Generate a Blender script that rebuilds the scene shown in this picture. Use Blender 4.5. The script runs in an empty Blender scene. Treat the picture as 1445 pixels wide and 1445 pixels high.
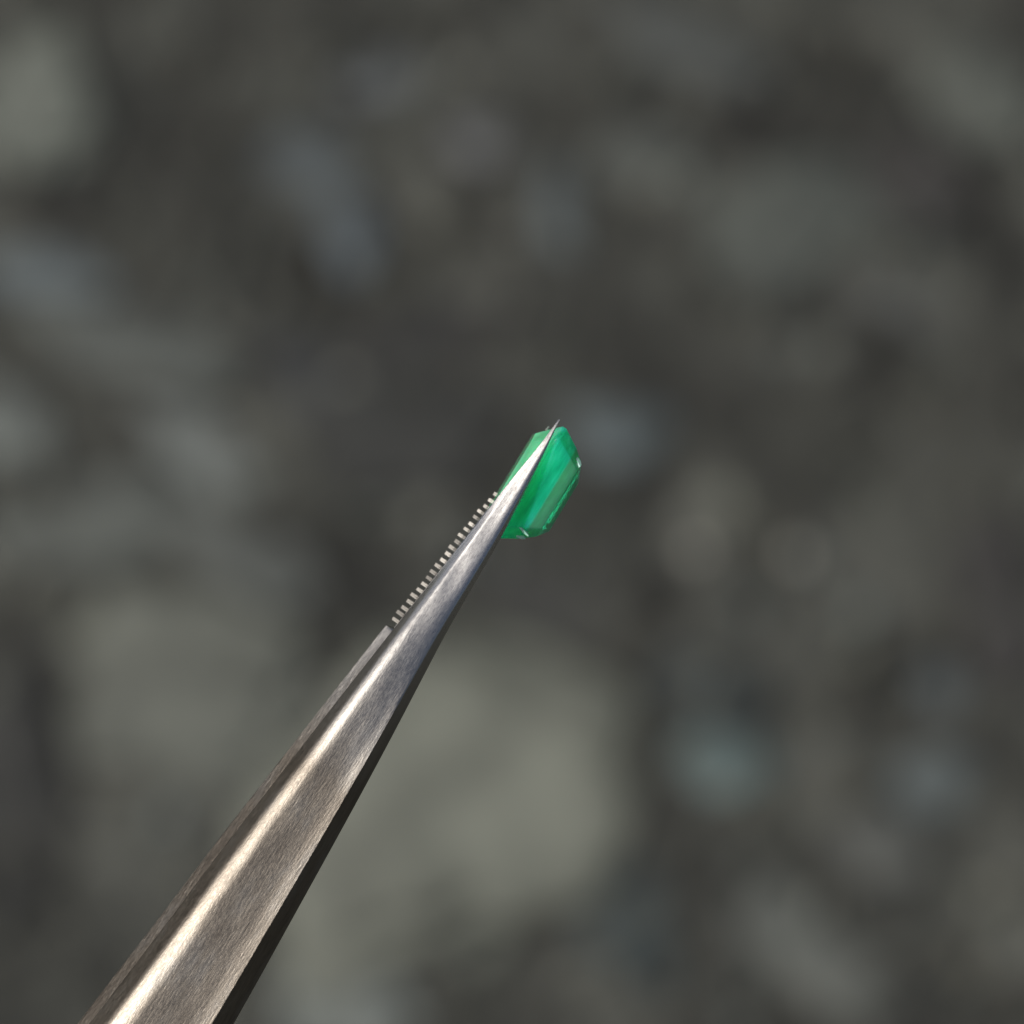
import bpy, bmesh, math, random
from mathutils import Vector, Matrix, noise
R = math.radians
scn = bpy.context.scene
COL = scn.collection

# ------------------------------------------------------------------ camera
S = 0.05 / 1445.0                      # metres per unit of the drawing (a 5 cm wide field in focus)
PITCH = R(65)
FOCUS = 0.30                           # lens to tweezers
CR = Vector((1, 0, 0))                                         # image right
CU = Vector((0, math.sin(PITCH), math.cos(PITCH)))             # image up
CD = Vector((0, -math.cos(PITCH), math.sin(PITCH)))            # towards the lens
GROUND_DIST = 1.60                                             # lens to ground along the axis
CAM = CD * GROUND_DIST                                         # the axis meets the ground at the origin
C0 = CAM - CD * FOCUS
cam_d = bpy.data.cameras.new('camera')
cam = bpy.data.objects.new('camera', cam_d)
COL.objects.link(cam)
cam.matrix_world = Matrix((
    (CR.x, CU.x, CD.x, CAM.x), (CR.y, CU.y, CD.y, CAM.y), (CR.z, CU.z, CD.z, CAM.z), (0, 0, 0, 1)))
cam_d.sensor_width = 36.0
cam_d.lens = 36.0 * FOCUS / 0.05
cam_d.clip_start = 0.01
cam_d.clip_end = 1000
cam_d.dof.use_dof = True
cam_d.dof.focus_distance = FOCUS - 0.0012
cam_d.dof.aperture_fstop = cam_d.lens / 4.3
scn.camera = cam

# ------------------------------------------------------------------ sky and sun
sun_vec = (-0.56 * CR + 0.31 * CU + 0.75 * CD).normalized()
elev = math.asin(sun_vec.z)
azim = math.atan2(sun_vec.x, sun_vec.y)
world = bpy.data.worlds.new("World")
scn.world = world
world.use_nodes = True
wn = world.node_tree
wn.nodes.clear()
wo = wn.nodes.new('ShaderNodeOutputWorld')
wb = wn.nodes.new('ShaderNodeBackground')
ws = wn.nodes.new('ShaderNodeTexSky')
ws.sky_type = 'NISHITA'
ws.sun_disc = False
ws.sun_elevation = elev
ws.sun_rotation = azim
ws.dust_density = 5.0
ws.ozone_density = 0.3
wb.inputs['Strength'].default_value = 0.06
wn.links.new(ws.outputs[0], wb.inputs[0])
wn.links.new(wb.outputs[0], wo.inputs[0])
sl = bpy.data.lights.new('sun', 'SUN')
sl.energy = 4.0
sl.angle = R(0.5)
sl.color = (1.0, 0.985, 0.955)
so = bpy.data.objects.new('sun', sl)
COL.objects.link(so)
so.rotation_euler = sun_vec.to_track_quat('Z', 'Y').to_euler()
so.location = (0, 0, 3)
scn.view_settings.view_transform = 'Standard'
scn.view_settings.look = 'None'
scn.view_settings.exposure = 0.0
scn.view_settings.gamma = 1.0
scn.cycles.max_bounces = 12
scn.cycles.transmission_bounces = 10
scn.cycles.sample_clamp_indirect = 4.0


# ------------------------------------------------------------------ helpers
def tag(o, label=None, cat=None, group=None, kind=None):
    for k, v in (('label', label), ('category', cat), ('group', group), ('kind', kind)):
        if v:
            o[k] = v
    return o


def mesh_obj(name, verts, faces, mat, parent=None, smooth=True):
    me = bpy.data.meshes.new(name)
    me.from_pydata([tuple(v) for v in verts], [], faces)
    me.validate()
    bm = bmesh.new()
    bm.from_mesh(me)
    bmesh.ops.recalc_face_normals(bm, faces=bm.faces)
    bm.to_mesh(me)
    bm.free()
    if smooth:
        me.polygons.foreach_set('use_smooth', [True] * len(me.polygons))
    me.materials.append(mat)
    o = bpy.data.objects.new(name, me)
    COL.objects.link(o)
    if parent:
        o.parent = parent
    return o


def new_mat(name):
    m = bpy.data.materials.new(name)
    m.use_nodes = True
    nt = m.node_tree
    nt.nodes.clear()
    out = nt.nodes.new('ShaderNodeOutputMaterial')
    return m, nt, out


def N(nt, typ, **kw):
    n = nt.nodes.new('ShaderNode' + typ)
    for k, v in kw.items():
        if k in n.inputs:
            n.inputs[k].default_value = v
        else:
            setattr(n, k, v)
    return n


def ramp(nt, stops):
    n = nt.nodes.new('ShaderNodeValToRGB')
    el = n.color_ramp.elements
    while len(el) < len(stops):
        el.new(0.5)
    for e, (p, c) in zip(el, stops):
        e.position = p
        e.color = (*c, 1) if len(c) == 3 else c
    return n


def lerp_table(tab, x):
    if x <= tab[0][0]:
        return tab[0][1]
    for (a, va), (b, vb) in zip(tab, tab[1:]):
        if x <= b:
            t = (x - a) / (b - a)
            return va + (vb - va) * t
    return tab[-1][1]


# ------------------------------------------------------------------ materials
def mat_ground():
    m, nt, out = new_mat('dark_earth')
    tc = N(nt, 'TexCoord')
    n1 = N(nt, 'TexNoise', Scale=32.0, Detail=4.0, Roughness=0.55, Distortion=0.9)
    n2 = N(nt, 'TexNoise', Scale=420.0, Detail=6.0, Roughness=0.65)
    nt.links.new(tc.outputs['Object'], n1.inputs['Vector'])
    nt.links.new(tc.outputs['Object'], n2.inputs['Vector'])
    r1 = ramp(nt, [(0.32, (0.008, 0.0082, 0.0066)), (0.46, (0.022, 0.0225, 0.0185)), (0.57, (0.042, 0.044, 0.038)), (0.70, (0.085, 0.087, 0.076))])
    r2 = ramp(nt, [(0.25, (0.55, 0.55, 0.55)), (0.75, (1.35, 1.33, 1.28))])
    nt.links.new(n1.outputs['Fac'], r1.inputs[0])
    nt.links.new(n2.outputs['Fac'], r2.inputs[0])
    mx = N(nt, 'MixRGB', blend_type='MULTIPLY')
    mx.inputs[0].default_value = 1
    nt.links.new(r1.outputs[0], mx.inputs[1])
    nt.links.new(r2.outputs[0], mx.inputs[2])
    b = N(nt, 'Bump', Strength=0.5, Distance=0.002)
    nt.links.new(n2.outputs['Fac'], b.inputs['Height'])
    p = N(nt, 'BsdfPrincipled', Roughness=0.9)
    nt.links.new(mx.outputs[0], p.inputs['Base Color'])
    nt.links.new(b.outputs[0], p.inputs['Normal'])
    nt.links.new(p.outputs[0], out.inputs[0])
    return m


def mat_gravel():
    m, nt, out = new_mat('gravel_grains')
    g = N(nt, 'NewGeometry')
    r = ramp(nt, [(0.0, (0.0192, 0.01728, 0.01408)), (0.25, (0.03328, 0.02944, 0.02432)), (0.45, (0.0384, 0.03968, 0.0352)),
                  (0.62, (0.0448, 0.048, 0.0512)), (0.8, (0.0544, 0.0512, 0.04224)), (0.93, (0.08, 0.0768, 0.0736)), (1.0, (0.1152, 0.1056, 0.1024))])
    nt.links.new(g.outputs['Random Per Island'], r.inputs[0])
    tc = N(nt, 'TexCoord')
    n2 = N(nt, 'TexNoise', Scale=700.0, Detail=4.0)
    nt.links.new(tc.outputs['Object'], n2.inputs['Vector'])
    r2 = ramp(nt, [(0.3, (0.75, 0.75, 0.75)), (0.7, (1.2, 1.2, 1.2))])
    nt.links.new(n2.outputs['Fac'], r2.inputs[0])
    mx = N(nt, 'MixRGB', blend_type='MULTIPLY')
    mx.inputs[0].default_value = 1
    nt.links.new(r.outputs[0], mx.inputs[1])
    nt.links.new(r2.outputs[0], mx.inputs[2])
    n3 = N(nt, 'TexNoise', Scale=32.0, Detail=4.0, Roughness=0.55, Distortion=0.9)   # dusty and mossy patches run over the grains
    nt.links.new(tc.outputs['Object'], n3.inputs['Vector'])
    r3 = ramp(nt, [(0.34, (0.20, 0.21, 0.18)), (0.49, (0.72, 0.77, 0.68)), (0.66, (2.3, 2.45, 2.2))])
    nt.links.new(n3.outputs['Fac'], r3.inputs[0])
    mx3 = N(nt, 'MixRGB', blend_type='MULTIPLY')
    mx3.inputs[0].default_value = 1
    nt.links.new(mx.outputs[0], mx3.inputs[1])
    nt.links.new(r3.outputs[0], mx3.inputs[2])
    p = N(nt, 'BsdfPrincipled', Roughness=0.8)
    nt.links.new(mx3.outputs[0], p.inputs['Base Color'])
    nt.links.new(p.outputs[0], out.inputs[0])
    return m


def mat_stone(name, c):
    m, nt, out = new_mat(name)
    tc = N(nt, 'TexCoord')
    n1 = N(nt, 'TexNoise', Scale=48.0, Detail=6.0, Roughness=0.6)
    nt.links.new(tc.outputs['Object'], n1.inputs['Vector'])
    r1 = ramp(nt, [(0.30, tuple(v * 0.42 for v in c)), (0.5, c), (0.70, tuple(v * 1.45 for v in c))])
    nt.links.new(n1.outputs['Fac'], r1.inputs[0])
    n2 = N(nt, 'TexNoise', Scale=600.0, Detail=5.0)
    nt.links.new(tc.outputs['Object'], n2.inputs['Vector'])
    b = N(nt, 'Bump', Strength=0.35, Distance=0.001)
    nt.links.new(n2.outputs['Fac'], b.inputs['Height'])
    p = N(nt, 'BsdfPrincipled', Roughness=0.8)
    nt.links.new(r1.outputs[0], p.inputs['Base Color'])
    nt.links.new(b.outputs[0], p.inputs['Normal'])
    nt.links.new(p.outputs[0], out.inputs[0])
    return m


def mat_steel():
    m, nt, out = new_mat('brushed_steel')
    tc = N(nt, 'TexCoord')
    # streaks of the brushing, running obliquely along the arm
    mp = N(nt, 'Mapping')
    mp.inputs['Rotation'].default_value = (0, 0, R(-9))
    mp.inputs['Scale'].default_value = (900, 9000, 4000)
    nt.links.new(tc.outputs['Object'], mp.inputs['Vector'])
    brush = N(nt, 'TexNoise', Scale=1.0, Detail=4.0, Roughness=0.65)
    nt.links.new(mp.outputs[0], brush.inputs['Vector'])
    mp3 = N(nt, 'Mapping')
    mp3.inputs['Rotation'].default_value = (0, 0, R(-12))
    mp3.inputs['Scale'].default_value = (3600, 13000, 10000)
    nt.links.new(tc.outputs['Object'], mp3.inputs['Vector'])
    grain = N(nt, 'TexNoise', Scale=1.0, Detail=3.0, Roughness=0.7)
    nt.links.new(mp3.outputs[0], grain.inputs['Vector'])
    mp2 = N(nt, 'Mapping')
    mp2.inputs['Scale'].default_value = (260, 800, 800)
    nt.links.new(tc.outputs['Object'], mp2.inputs['Vector'])
    blot = N(nt, 'TexNoise', Scale=1.0, Detail=5.0, Roughness=0.6)
    nt.links.new(mp2.outputs[0], blot.inputs['Vector'])
    col = ramp(nt, [(0.3, (0.20, 0.172, 0.142)), (0.52, (0.256, 0.224, 0.186)), (0.75, (0.305, 0.285, 0.258))])
    nt.links.new(blot.outputs['Fac'], col.inputs[0])
    sc = ramp(nt, [(0.30, (0.62, 0.62, 0.62)), (0.5, (1, 1, 1)), (0.75, (1.25, 1.25, 1.25))])
    nt.links.new(brush.outputs['Fac'], sc.inputs[0])
    mx = N(nt, 'MixRGB', blend_type='MULTIPLY')
    mx.inputs[0].default_value = 0.6
    nt.links.new(col.outputs[0], mx.inputs[1])
    nt.links.new(sc.outputs[0], mx.inputs[2])
    rr = N(nt, 'MapRange')
    rr.inputs['From Min'].default_value = 0.3
    rr.inputs['From Max'].default_value = 0.7
    rr.inputs['To Min'].default_value = 0.36
    rr.inputs['To Max'].default_value = 0.54
    nt.links.new(grain.outputs['Fac'], rr.inputs['Value'])
    b1 = N(nt, 'Bump', Strength=0.8, Distance=0.00003)
    nt.links.new(grain.outputs['Fac'], b1.inputs['Height'])
    b2 = N(nt, 'Bump', Strength=0.35, Distance=0.00003)
    nt.links.new(brush.outputs['Fac'], b2.inputs['Height'])
    nt.links.new(b1.outputs[0], b2.inputs['Normal'])
    sx = N(nt, 'SeparateXYZ')
    nt.links.new(tc.outputs['Object'], sx.inputs[0])
    polish_and_shine = N(nt, 'MapRange')                       # polished towards the point, where paler steel also paints in the highlight
    polish_and_shine.inputs['From Min'].default_value = 0.009
    polish_and_shine.inputs['From Max'].default_value = 0.021
    nt.links.new(sx.outputs['X'], polish_and_shine.inputs['Value'])
    tip_shine = N(nt, 'MixRGB')
    nt.links.new(polish_and_shine.outputs[0], tip_shine.inputs[0])
    tip_shine.inputs[1].default_value = (0.64, 0.63, 0.61, 1)
    nt.links.new(mx.outputs[0], tip_shine.inputs[2])
    mx = tip_shine
    bs = N(nt, 'MapRange')
    bs.inputs['To Min'].default_value = 0.10
    bs.inputs['To Max'].default_value = 0.36
    nt.links.new(polish_and_shine.outputs[0], bs.inputs['Value'])
    nt.links.new(bs.outputs[0], b1.inputs['Strength'])
    nt.links.new(bs.outputs[0], b2.inputs['Strength'])
    p = N(nt, 'BsdfPrincipled', Metallic=1.0)
    nt.links.new(mx.outputs[0], p.inputs['Base Color'])
    rg = N(nt, 'MapRange')
    rg.inputs['To Min'].default_value = 0.62
    rg.inputs['To Max'].default_value = 1.0
    nt.links.new(polish_and_shine.outputs[0], rg.inputs['Value'])
    rm = N(nt, 'Math', operation='MULTIPLY')
    nt.links.new(rr.outputs[0], rm.inputs[0])
    nt.links.new(rg.outputs[0], rm.inputs[1])
    nt.links.new(rm.outputs[0], p.inputs['Roughness'])
    nt.links.new(b2.outputs[0], p.inputs['Normal'])
    nt.links.new(p.outputs[0], out.inputs[0])
    return m


def mat_emerald():
    m, nt, out = new_mat('emerald_green')
    tc = N(nt, 'TexCoord')
    mp = N(nt, 'Mapping')
    mp.inputs['Scale'].default_value = (260, 1300, 1300)
    nt.links.new(tc.outputs['Object'], mp.inputs['Vector'])
    garden = N(nt, 'TexNoise', Scale=1.0, Detail=4.0, Roughness=0.6)   # growth bands and veils in the stone
    nt.links.new(mp.outputs[0], garden.inputs['Vector'])
    cr = ramp(nt, [(0.3, (0.005, 0.66, 0.33)), (0.5, (0.02, 0.86, 0.46)), (0.72, (0.09, 0.95, 0.57))])
    nt.links.new(garden.outputs['Fac'], cr.inputs[0])
    sz = N(nt, 'SeparateXYZ')                       # paler green towards keel and table paints in light on those facets
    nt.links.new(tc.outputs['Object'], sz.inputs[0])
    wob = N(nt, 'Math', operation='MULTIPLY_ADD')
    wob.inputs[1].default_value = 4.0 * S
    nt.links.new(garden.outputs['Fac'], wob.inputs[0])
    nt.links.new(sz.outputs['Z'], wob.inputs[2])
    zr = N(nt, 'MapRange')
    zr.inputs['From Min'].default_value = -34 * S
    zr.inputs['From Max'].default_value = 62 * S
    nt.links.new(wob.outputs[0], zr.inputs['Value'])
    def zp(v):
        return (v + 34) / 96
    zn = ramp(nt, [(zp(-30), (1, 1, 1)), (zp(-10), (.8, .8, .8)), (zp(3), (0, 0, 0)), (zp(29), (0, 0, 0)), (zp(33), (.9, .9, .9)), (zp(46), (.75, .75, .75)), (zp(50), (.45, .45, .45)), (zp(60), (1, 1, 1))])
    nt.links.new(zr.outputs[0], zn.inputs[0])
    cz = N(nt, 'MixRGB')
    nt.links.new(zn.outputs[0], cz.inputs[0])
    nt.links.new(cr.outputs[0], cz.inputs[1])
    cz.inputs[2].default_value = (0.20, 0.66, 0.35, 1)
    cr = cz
    ss = N(nt, 'BsdfPrincipled', Roughness=0.04, IOR=1.58)
    ss.inputs['Specular IOR Level'].default_value = 0.3
    ss.subsurface_method = 'RANDOM_WALK'
    ss.inputs['Subsurface Weight'].default_value = 1.0
    ss.inputs['Subsurface Radius'].default_value = (0.2, 1.0, 0.7)
    ss.inputs['Subsurface Scale'].default_value = 0.0026
    nt.links.new(cr.outputs[0], ss.inputs['Base Color'])
    gl = N(nt, 'BsdfPrincipled', Roughness=0.10, IOR=1.58)
    gl.inputs['Base Color'].default_value = (0.02, 0.80, 0.40, 1)
    gl.inputs['Transmission Weight'].default_value = 1.0
    mr = N(nt, 'MapRange')
    mr.inputs['From Min'].default_value = 0.35
    mr.inputs['From Max'].default_value = 0.68
    mr.inputs['To Min'].default_value = 0.42
    mr.inputs['To Max'].default_value = 0.70
    nt.links.new(garden.outputs['Fac'], mr.inputs['Value'])
    m2 = N(nt, 'MixShader')
    kl = N(nt, 'MapRange')                          # cloudier towards the keel
    kl.inputs['From Min'].default_value = 45 * S
    kl.inputs['From Max'].default_value = 49 * S
    kl.inputs['To Max'].default_value = 0.32
    nt.links.new(sz.outputs['Z'], kl.inputs['Value'])
    ad = N(nt, 'Math', operation='ADD', use_clamp=True)
    nt.links.new(mr.outputs[0], ad.inputs[0])
    nt.links.new(kl.outputs[0], ad.inputs[1])
    nt.links.new(ad.outputs[0], m2.inputs[0])
    nt.links.new(gl.outputs[0], m2.inputs[1])
    nt.links.new(ss.outputs[0], m2.inputs[2])
    nt.links.new(m2.outputs[0], out.inputs[0])
    return m


M_GROUND, M_GRAVEL, M_STEEL, M_EMERALD = mat_ground(), mat_gravel(), mat_steel(), mat_emerald()


# ------------------------------------------------------------------ ground
def relief(x, y):
    f = max(0.0, 1 - math.hypot(x, y) / 1.5)
    return f * (0.006 * noise.noise((x * 14, y * 14, 3.1)) + 0.0035 * noise.noise((x * 45, y * 45, 7.7))
                + 0.0015 * noise.noise((x * 120, y * 120, 1.7)))


def build_ground():
    n = 180
    ax = []
    for i in range(-n, n + 1):
        t = i / n
        ax.append(math.copysign(0.30 * abs(t) + 400 * abs(t) ** 22 + 2.0 * abs(t) ** 6, t))
    vs, fs = [], []
    for y in ax:
        for x in ax:
            vs.append((x, y, relief(x, y)))
    k = 2 * n + 1
    for j in range(2 * n):
        for i in range(2 * n):
            a = j * k + i
            fs.append((a, a + 1, a + k + 1, a + k))
    o = mesh_obj('ground', vs, fs, M_GROUND)
    tag(o, 'dark mottled brownish grey stony ground far below the tweezers', None, None, 'structure')


build_ground()


def on_ground(px, py):
    """where the sight line of a place in the photograph meets the ground"""
    v = (C0 + CR * (px - 722.5) * S + CU * (722.5 - py) * S) - CAM
    t = -CAM.z / v.z
    return CAM + v * t


def ico(sub):
    bm = bmesh.new()
    bmesh.ops.create_icosphere(bm, subdivisions=sub, radius=1)
    v = [x.co.copy() for x in bm.verts]
    f = [[x.index for x in p.verts] for p in bm.faces]
    bm.free()
    return v, f


def build_gravel():
    rnd = random.Random(5)
    bv, bf = ico(1)
    vs, fs = [], []
    for i in range(3000):
        x, y = rnd.uniform(-0.28, 0.28), rnd.uniform(-0.28, 0.28)
        r = 0.0014 + 0.0034 * rnd.random() ** 2.2
        sx, sy, sz = r * rnd.uniform(.8, 1.4), r * rnd.uniform(.7, 1.1), r * rnd.uniform(.5, .9)
        a = rnd.uniform(0, 6.28)
        ca, sa = math.cos(a), math.sin(a)
        z = relief(x, y) + sz * 0.25
        b = len(vs)
        for v in bv:
            k = rnd.uniform(.82, 1.12)
            px, py = v.x * sx * k, v.y * sy * k
            vs.append((x + px * ca - py * sa, y + px * sa + py * ca, z + v.z * sz * k))
        fs += [[b + q for q in f] for f in bf]
    me = bpy.data.meshes.new('gravel')
    me.from_pydata(vs, [], fs)
    me.polygons.foreach_set('use_smooth', [True] * len(me.polygons))
    me.materials.append(M_GRAVEL)
    o = bpy.data.objects.new('gravel', me)
    COL.objects.link(o)
    tag(o, 'out of focus grey and brown gravel grains covering the ground', 'gravel', None, 'stuff')


build_gravel()

STV, STF = ico(4)
G = GROUND_DIST / FOCUS                                # the ground lies that much farther than the tweezers


def stone(px, py, rx, ry, ang, c, label, h=0.35, name='stone', group='blurred stones lying on the ground', seed=0):
    p = on_ground(px, py)
    k = S * G
    rnd = random.Random(seed + int(px * 7 + py))
    off = Vector((rnd.uniform(0, 50), rnd.uniform(0, 50), rnd.uniform(0, 50)))
    a, b = rx * k, ry * k
    hz = min(a, b) * h * 0.55
    vs = []
    for v in STV:
        q = 1 + 0.5 * noise.noise(v * 1.1 + off) + 0.34 * noise.noise(v * 2.6 + off) + 0.10 * noise.noise(v * 7 + off)
        vs.append((v.x * a * q, v.y * b * q / 0.95, v.z * hz * q))
    c = (c[0] * .60, c[1] * .66, c[2] * .66)
    o = mesh_obj(name, vs, STF, mat_stone('stone_' + name, c))
    o.location = (p.x, p.y, relief(p.x, p.y) + hz * 0.30)
    o.rotation_euler = (0, 0, R(ang))
    tag(o, label, 'stone', group)
    return o


OLIVE, GREY, BLUE, BROWN, GAP_SHADE, TEAL = (.15, .148, .125), (.14, .14, .128), (.080, .087, .091), (.105, .092, .08), (.026, .024, .021), (.105, .125, .12)
STONES = [
    (610, 1140, 235, 215, 20, (.165, .158, .128), 'largest pale olive stone, under the middle of the tweezers', .25),
    (250, 960, 190, 130, -15, (.125, .12, .10), 'wide dull olive stone just left of the tweezers shank', .25),
    (55, 165, 85, 105, 0, OLIVE, 'round pale olive stone in the top left corner', .4),
    (60, 392, 85, 32, -5, (.125, .136, .142), 'flat bluish grey stone at the left edge, below the round olive one', .4),
    (270, 615, 140, 42, -38, (.155, .155, .145), 'long pale grey stone slanting down towards the serrated tweezers edge', .4),
    (5, 600, 60, 70, 10, GREY, 'grey stone cut off by the left edge, beside the long slanting stone', .4),
    (480, 1425, 95, 60, 5, (.18, .18, .165), 'pale grey stone at the bottom edge right of the tweezers', .4),
    (1010, 1085, 75, 52, 10, (.125, .155, .15), 'teal grey stone below and right of the emerald', .4),
    (1330, 965, 32, 34, 0, BLUE, 'small bluish stone near the right edge, upper of two', .5),
    (1330, 1090, 60, 42, 15, (.115, .125, .125), 'grey stone near the right edge, lower of two', .5),
    (1130, 1330, 150, 50, -42, (.105, .102, .09), 'long dull grey stone slanting across the lower right', .4),
    (1240, 1195, 75, 45, -20, (.10, .095, .085), 'brownish stone between the teal stone and the right edge', .4),
    (430, 215, 95, 40, -15, BLUE, 'bluish grey stone in the upper left, wider than it is tall', .4),
    (490, 310, 34, 65, 10, (.10, .11, .12), 'narrow upright bluish stone below the wide bluish one', .4),
    (530, 115, 60, 34, 10, (.115, .115, .12), 'grey stone near the top, left of the centre', .45),
    (678, 205, 40, 30, -25, (.15, .14, .14), 'small pinkish grey stone at the upper middle', .5),
    (790, 300, 26, 70, 5, (.09, .10, .105), 'thin upright grey stone above the emerald', .4),
    (870, 620, 62, 45, -10, (.095, .108, .112), 'bluish grey stone just right of the emerald', .4),
    (900, 225, 60, 40, 5, (.085, .085, .075), 'dull grey stone above and right of the emerald', .4),
    (1390, 130, 85, 90, 20, (.085, .085, .072), 'large dull olive stone in the top right corner', .35),
    (950, 60, 120, 40, -25, (.07, .07, .065), 'dull slanting stone at the top edge, right of the centre', .35),
    (1260, 420, 90, 35, -25, (.078, .075, .068), 'faint brownish stone at the right, below the olive corner stone', .35),
    (1130, 330, 130, 80, 30, (.07, .072, .062), 'broad faint grey stone in the upper right', .3),
    (530, 565, 40, 26, 0, (.09, .09, .085), 'small grey stone inside the dark patch left of the emerald', .4),
    (190, 490, 140, 45, -14, (.10, .10, .09), 'faint grey stone between the flat bluish stone and the long slanting one', .3),
    (130, 740, 150, 60, 12, (.105, .104, .092), 'broad faint olive stone at the left, above the wide dull olive one', .3),
    (340, 790, 110, 45, -30, (.095, .094, .085), 'faint grey stone left of the serrated tweezers edge', .3),
    (590, 610, 150, 85, 15, (.026, .025, .022), 'wide blackish painted gap shadow left of the emerald', .2),  # from here down: shade in gaps between stones, painted as dark shapes
    (25, 1120, 75, 190, 0, GAP_SHADE, 'blackish painted gap shadow at the lower left edge', .3),
    (620, 480, 150, 55, 12, (.022, .020, .018), 'blackish painted gap shadow left of and above the emerald', .3),
    (430, 530, 75, 50, -30, (.026, .026, .027), 'small blackish painted gap shadow touching the long pale grey stone', .3),
    (1300, 250, 75, 70, 40, (.034, .029, .026), 'dark brown painted gap shadow near the right edge, under the top right corner stone', .3),
    (1000, 975, 75, 45, 0, (.03, .035, .034), 'dark painted gap shadow above the teal grey stone', .3),
    (890, 1280, 60, 110, 10, (.034, .042, .042), 'dark greenish painted gap shadow at the right side of the largest stone', .3),
    (1410, 850, 55, 110, 0, (.034, .029, .027), 'dark brown painted gap shadow at the right edge, above the two small stones', .3),
    (1150, 610, 130, 45, 15, (.036, .034, .026), 'dark olive painted gap shadow right of the emerald', .3),
    (800, 830, 170, 55, -10, (.034, .032, .028), 'dark grey painted gap shadow right below the emerald', .3),
]
for i, (px, py, rx, ry, an, c, lab, h) in enumerate(STONES):
    stone(px, py, rx, ry, an, c, lab, h, seed=i * 13)

# ------------------------------------------------------------------ tweezers
# local axes: x from tip to tail, y across the arm, z towards the lens; one drawing unit = S metres
T0 = -0.5556 * CR - 0.8314 * CU
W0 = 0.8314 * CR - 0.5556 * CU
Dx = (CD - 0.07 * T0 + 0.062 * W0).normalized()
Tx = (T0 - Dx * T0.dot(Dx)).normalized()
Wx = Dx.cross(Tx)
TIP = C0 + CR * (790 - 722.5) * S + CU * (722.5 - 592) * S
tw = bpy.data.objects.new('tweezers', None)
COL.objects.link(tw)
tw.empty_display_size = 0.01
tw.matrix_world = Matrix(((Tx.x, Wx.x, Dx.x, TIP.x), (Tx.y, Wx.y, Dx.y, TIP.y), (Tx.z, Wx.z, Dx.z, TIP.z), (0, 0, 0, 1)))
tag(tw, 'brushed steel tweezers with serrated pointed tips gripping the green gem', 'tweezers')

LEFT = [(0, -1.2), (8, -1.8), (44, -3.6), (101, -10), (166, -15.6), (242, -21.4), (314, -27.4), (369, -32.3), (506, -43.5),
        (627, -52.5), (718, -59.5), (789, -64.8), (879, -69.5), (1078, -84), (1500, -112), (2200, -135), (3600, -120)]
RIGHT = [(0, 0.8), (9, 1.4), (50, 8.0), (118, 16.2), (186, 22.6), (245, 26.3), (318, 30), (358, 33.2), (484, 46.2), (572, 54.5),
         (643, 60.3), (730, 67.2), (969, 85.2), (1500, 113), (2200, 135), (3600, 120)]
GAP = [(0, 61), (60, 64), (130, 66.5), (220, 68), (400, 74), (1000, 93), (1900, 98), (2900, 70), (3400, 20), (3600, 4)]
HGT = [(0, 1.5), (40, 5), (100, 8.5), (200, 14.5), (280, 22), (360, 30), (500, 41), (800, 48), (1100, 52), (3600, 56)]
MIDZ = -66.0
FLAT = [(0, 0), (150, 0.0), (330, 0.25), (450, 0.7), (560, 1.0), (5000, 1.0)]
POLY = [(0, .0), (.02, .13), (.10, .66), (.13, .73), (.16, .785), (.19, .83), (.22, .862), (.26, .89), (.30, .903), (.50, .915), (.62, .93), (.70, .945), (.815, 1.0), (.84, .92), (.895, .58), (.955, .25), (1, .10)]


def prof(f, s):
    x = 2 * f - 1
    dome = 0.15 + 0.85 * math.sqrt(max(0.0, 1 - abs(x) ** 2.1))
    tip = lerp_table([(0, .10), (.10, .28), (.62, .93), (.72, 1.0), (.80, .97), (.90, .72), (1, .12)], f)
    tip2 = lerp_table([(0, .02), (.20, .60), (.27, .67), (.62, .95), (.75, 1.0), (.85, .93), (.95, .55), (1, .12)], f)
    k2 = lerp_table([(90, 0.0), (190, 1.0)], s)
    tip = tip * (1 - k2) + tip2 * k2
    kt = lerp_table([(0, 1.0), (250, 1.0), (420, 0.0)], s)     # ground to a slanted ridge at the point
    dome = dome * (1 - kt) + tip * kt
    k = lerp_table(FLAT, s)
    return dome * (1 - k) + lerp_table(POLY, f) * k


def smooth_table(tab, s):
    d = 14 + s * 0.05
    return (lerp_table(tab, max(0, s - d)) + 2 * lerp_table(tab, s) + lerp_table(tab, s + d)) / 4 if s > 30 else lerp_table(tab, s)


FR = sorted(set([0.0, .008, .02, .04, .06, .08, .10, .13, .16, .19, .215, .24, .26, .28, .31, .35, .4, .45, .5, .55, .6, .65, .7, .75, .79,
                 .815, .83, .845, .86, .88, .9, .92, .94, .96, .975, .99, 1.0]))
SS = [0, 3, 7, 12, 18, 25, 34] + list(range(44, 366, 12)) + [368, 372, 376] + list(range(390, 1300, 18)) + list(range(1320, 3601, 60))


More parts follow.
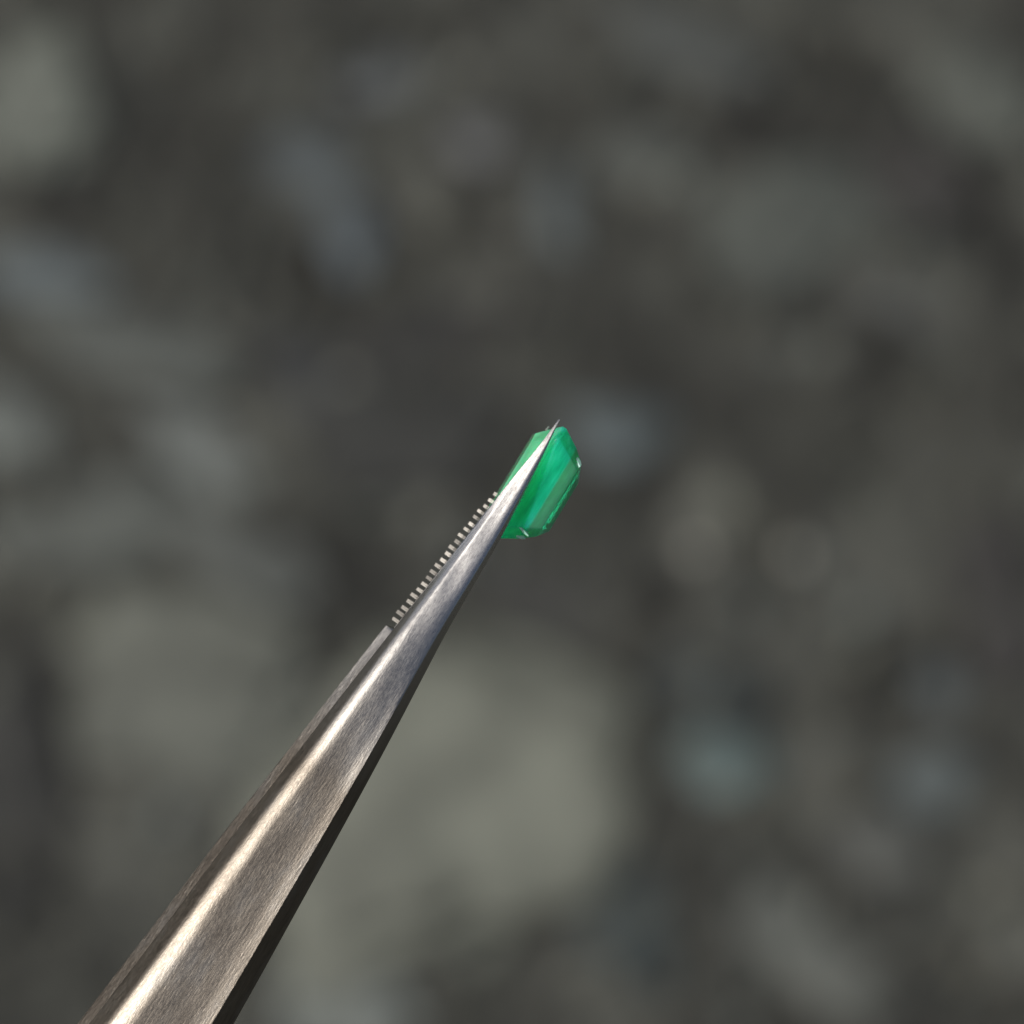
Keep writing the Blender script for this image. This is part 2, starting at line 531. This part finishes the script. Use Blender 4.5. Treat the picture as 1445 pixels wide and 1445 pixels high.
def arm(sign):
    """sign +1: the arm towards the lens, -1: the arm behind the gem"""
    vs, fs = [], []
    nf = len(FR)
    rnd = noise.noise
    for s in SS:
        l, r = smooth_table(LEFT, s), smooth_table(RIGHT, s)
        g, h = smooth_table(GAP, s), smooth_table(HGT, s)
        inset = 4.0 if s < 370 else 0.0
        inset *= min(1, (s + 3) / 40.0)
        if sign < 0:
            sh = 6.0 * max(0, 1 - s / 120.0)          # the rear tip ends a hair earlier
            if s < 370:
                l += min(8.0, (r - l) * 0.2)
            else:
                l -= 3.5
        ring = []
        for f in FR:
            ff = f
            y = l + (r - l) * ff
            z = 4.0 * min(1, (s + 3) / 40.0) + max(h - 2.0 * min(1, s / 40), 1.5) * prof(ff, s)
            z += 0.5 * rnd((s * 0.02, y * 0.06, 4.0 + sign)) * min(1, s / 200)
            ring.append((s, y, MIDZ + sign * (g + z)))
        ring.append((s, r, MIDZ + sign * (g + inset)))
        cw = min(12.0, (r - l) * 0.2)
        ring.append((s, l + cw, MIDZ + sign * (g + inset)))
        ring.append((s, l, MIDZ + sign * (g + inset + cw * lerp_table([(0, .2), (372, .15), (480, .06), (700, -.05)], s))))
        b = len(vs)
        for (sx, y, z) in ring:
            if sign < 0:
                sx += 6.0 * max(0, 1 - s / 120.0)
            vs.append((sx * S, y * S, z * S))
        m = nf + 3
        if b:
            p = b - m
            for i in range(m):
                j = (i + 1) % m
                fs.append((p + i, p + j, b + j, b + i))
    m = nf + 3
    fs.append(tuple(range(m)))
    fs.append(tuple(range(len(vs) - m, len(vs))))
    o = mesh_obj('arm', vs, fs, M_STEEL, tw)
    me = o.data
    # keep the long inner edges crisp
    me.set_sharp_from_angle(angle=R(50))
    return o


front = arm(+1)
rear = arm(-1)
tag(front, 'front arm with a flat brushed face and a bright bevel')
tag(rear, 'rear arm mostly hidden, its serrated edge showing')


def mat_tooth():
    m, nt, out = new_mat('grimy_tooth_steel')
    g = N(nt, 'ObjectInfo')
    tc = N(nt, 'TexCoord')
    n = N(nt, 'TexNoise', Scale=1.6, Detail=4.0)
    ad = N(nt, 'VectorMath', operation='ADD')
    nt.links.new(tc.outputs['Object'], ad.inputs[0])
    nt.links.new(g.outputs['Location'], ad.inputs[1])
    nt.links.new(ad.outputs[0], n.inputs['Vector'])
    r = ramp(nt, [(0.35, (0.09, 0.08, 0.07)), (0.5, (0.30, 0.285, 0.26)), (0.65, (0.46, 0.45, 0.42))])
    nt.links.new(n.outputs['Fac'], r.inputs[0])
    p = N(nt, 'BsdfPrincipled', Metallic=1.0, Roughness=0.45)
    nt.links.new(r.outputs[0], p.inputs['Base Color'])
    nt.links.new(p.outputs[0], out.inputs[0])
    return m


M_TOOTH = mat_tooth()


def tooth_mesh():
    bm = bmesh.new()
    bmesh.ops.create_cube(bm, size=1.0)
    bmesh.ops.bevel(bm, geom=[e for e in bm.edges], offset=0.16, segments=1, affect='EDGES')
    me = bpy.data.meshes.new('tooth')
    bm.to_mesh(me)
    bm.free()
    me.polygons.foreach_set('use_smooth', [False] * len(me.polygons))
    me.materials.append(M_TOOTH)
    return me


TM = tooth_mesh()
rt = random.Random(3)
for k in range(33):
    s = 358 - 10.9 * k + rt.uniform(-.5, .5)
    if s < 128:
        break
    l, r = smooth_table(LEFT, s), smooth_table(RIGHT, s)
    l2, r2 = l + 1.0 - 4.0 * min(1, max(0, (s - 120) / 50)) + rt.uniform(-1.3, 1.3), r - 1
    o = bpy.data.objects.new('tooth', TM)
    COL.objects.link(o)
    o.parent = rear
    g = smooth_table(GAP, s)
    ins = 4.0 * min(1, (s + 3) / 40.0) + 1.0
    o.location = (s * S, (l2 + r2) / 2 * S, (MIDZ - g - ins / 2) * S)
    o.scale = (rt.uniform(6.0, 7.4) * S, (r2 - l2) * S, ins * S)
    o.rotation_euler = (rt.uniform(.08, .2), 0, rt.uniform(-.02, .02))


def front_serration():
    vs, fs = [], []
    q = [(-1, -1, -1), (1, -1, -1), (1, 1, -1), (-1, 1, -1), (-.55, -1, 1), (.55, -1, 1), (.55, 1, 1), (-.55, 1, 1)]
    F = [(0, 3, 2, 1), (4, 5, 6, 7), (0, 1, 5, 4), (1, 2, 6, 5), (2, 3, 7, 6), (3, 0, 4, 7)]
    for k in range(33):
        s = 358 - 10.9 * k
        if s < 190:
            break
        l, r = smooth_table(LEFT, s) + 2, smooth_table(RIGHT, s) - 2
        if r - l < 2:
            continue
        g = smooth_table(GAP, s)
        ins = 4.0 * min(1, (s + 3) / 40.0)
        b = len(vs)
        for x, y, z in q:
            vs.append(((s + x * 3.6) * S, ((l + r) / 2 + y * (r - l) / 2) * S, (MIDZ + g + ins * (0.5 - 0.5 * z)) * S))
        fs += [tuple(b + i for i in f) for f in F]
    o = mesh_obj('serration', vs, fs, M_STEEL, front, smooth=False)
    o['kind'] = 'stuff'


front_serration()

# ------------------------------------------------------------------ emerald
# local axes: x along the stone, y across it (from arm to arm), z from girdle to keel
gu = (52 * CR + 85.4 * CU).normalized()
gn = (85.4 * CR - 52 * CU).normalized()
gy = (CD - 0.03 * T0 + 0.05 * W0).normalized()
gu = (gu - gy * gu.dot(gy)).normalized()
gn = gu.cross(gy).normalized()
GC = C0 + CR * (748 - 722.5) * S + CU * (722.5 - 681) * S + CD * (MIDZ * S)


def octagon(a, b, c, z, cx=0.0):
    return [Vector((cx + x, y, z)) * S for x, y in ((a, -b + c), (a, b - c), (a - c, b), (-a + c, b), (-a, b - c), (-a, -b + c), (-a + c, -b), (a - c, -b))]


def step_cut(levels):
    """table, crown steps, girdle, pavilion steps and keel of one closed stone, every facet a face of its own"""
    vs, fs = [], []
    for lv in levels:
        vs += octagon(*lv)
    for k in range(len(levels) - 1):
        for i in range(8):
            j = (i + 1) % 8
            fs.append((k * 8 + i, k * 8 + j, k * 8 + 8 + j, k * 8 + 8 + i))
    n = (len(levels) - 1) * 8
    fs.append(tuple(range(8)))
    fs.append(tuple(range(n, n + 8)))
    return mesh_obj('emerald', vs, fs, M_EMERALD, smooth=False)


em = step_cut([(65, 38, 14, -31, -2), (78, 51, 17, -18, -1), (91, 63, 20, -4, 0), (91, 63, 20, 2, 0),
               (75, 57, 18, 29, 0), (61, 46, 13, 46, 0), (41, 6, 4, 59, -4)])
bv = em.modifiers.new('worn_edges', 'BEVEL')
bv.width = 0.7 * S
bv.segments = 1
bv.limit_method = 'ANGLE'
bv.angle_limit = R(8)
em.matrix_world = Matrix(((gu.x, gy.x, gn.x, GC.x), (gu.y, gy.y, gn.y, GC.y), (gu.z, gy.z, gn.z, GC.z), (0, 0, 0, 1)))
tag(em, 'step cut green emerald held between the tips of the tweezers', 'gemstone')


# raised pale patches at the corners: glints painted in by colour and shape
def mat_glint():
    m, nt, out = new_mat('glint_pale_green')
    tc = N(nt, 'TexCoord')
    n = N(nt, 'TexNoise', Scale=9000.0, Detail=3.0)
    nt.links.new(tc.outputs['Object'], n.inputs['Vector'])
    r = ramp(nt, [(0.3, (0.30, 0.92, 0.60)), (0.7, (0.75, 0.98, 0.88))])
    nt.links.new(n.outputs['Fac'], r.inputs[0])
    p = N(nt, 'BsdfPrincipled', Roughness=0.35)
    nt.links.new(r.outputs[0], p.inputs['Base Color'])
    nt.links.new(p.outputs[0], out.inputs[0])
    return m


M_GLINT = mat_glint()


from mathutils.bvhtree import BVHTree
HULL = BVHTree.FromPolygons([v.co.copy() for v in em.data.vertices], [tuple(p.vertices) for p in em.data.polygons])


def painted_glint(outline, lift, tilt):
    """a low added patch painting a glint on the side of the stone: outline along and across it, laid on the facets, its middle a little proud"""
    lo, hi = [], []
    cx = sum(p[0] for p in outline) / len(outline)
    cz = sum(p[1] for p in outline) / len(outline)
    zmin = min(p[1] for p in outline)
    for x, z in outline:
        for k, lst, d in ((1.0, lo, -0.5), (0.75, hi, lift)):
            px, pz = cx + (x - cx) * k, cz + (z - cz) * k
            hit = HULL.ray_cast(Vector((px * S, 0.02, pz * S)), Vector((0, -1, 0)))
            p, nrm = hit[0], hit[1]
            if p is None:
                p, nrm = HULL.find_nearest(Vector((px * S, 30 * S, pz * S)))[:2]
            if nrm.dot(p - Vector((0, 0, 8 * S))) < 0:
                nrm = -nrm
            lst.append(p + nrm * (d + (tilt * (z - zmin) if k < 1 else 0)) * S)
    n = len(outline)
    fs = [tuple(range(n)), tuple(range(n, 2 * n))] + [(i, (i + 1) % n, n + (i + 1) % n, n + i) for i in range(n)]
    return mesh_obj('painted_glint', lo + hi, fs, M_GLINT, em, smooth=False)


painted_glint([(-64, 15), (-62, 20), (-62.5, 32), (-65, 33), (-66, 24)], 0.5, 0.32)
painted_glint([(-78, 20), (-75, 19), (-70, 29), (-70, 33), (-74, 29)], 0.4, 0.22)
painted_glint([(66, 36), (63, 35), (55, 42), (52, 46), (56, 46), (62, 42)], 0.6, 0.25)
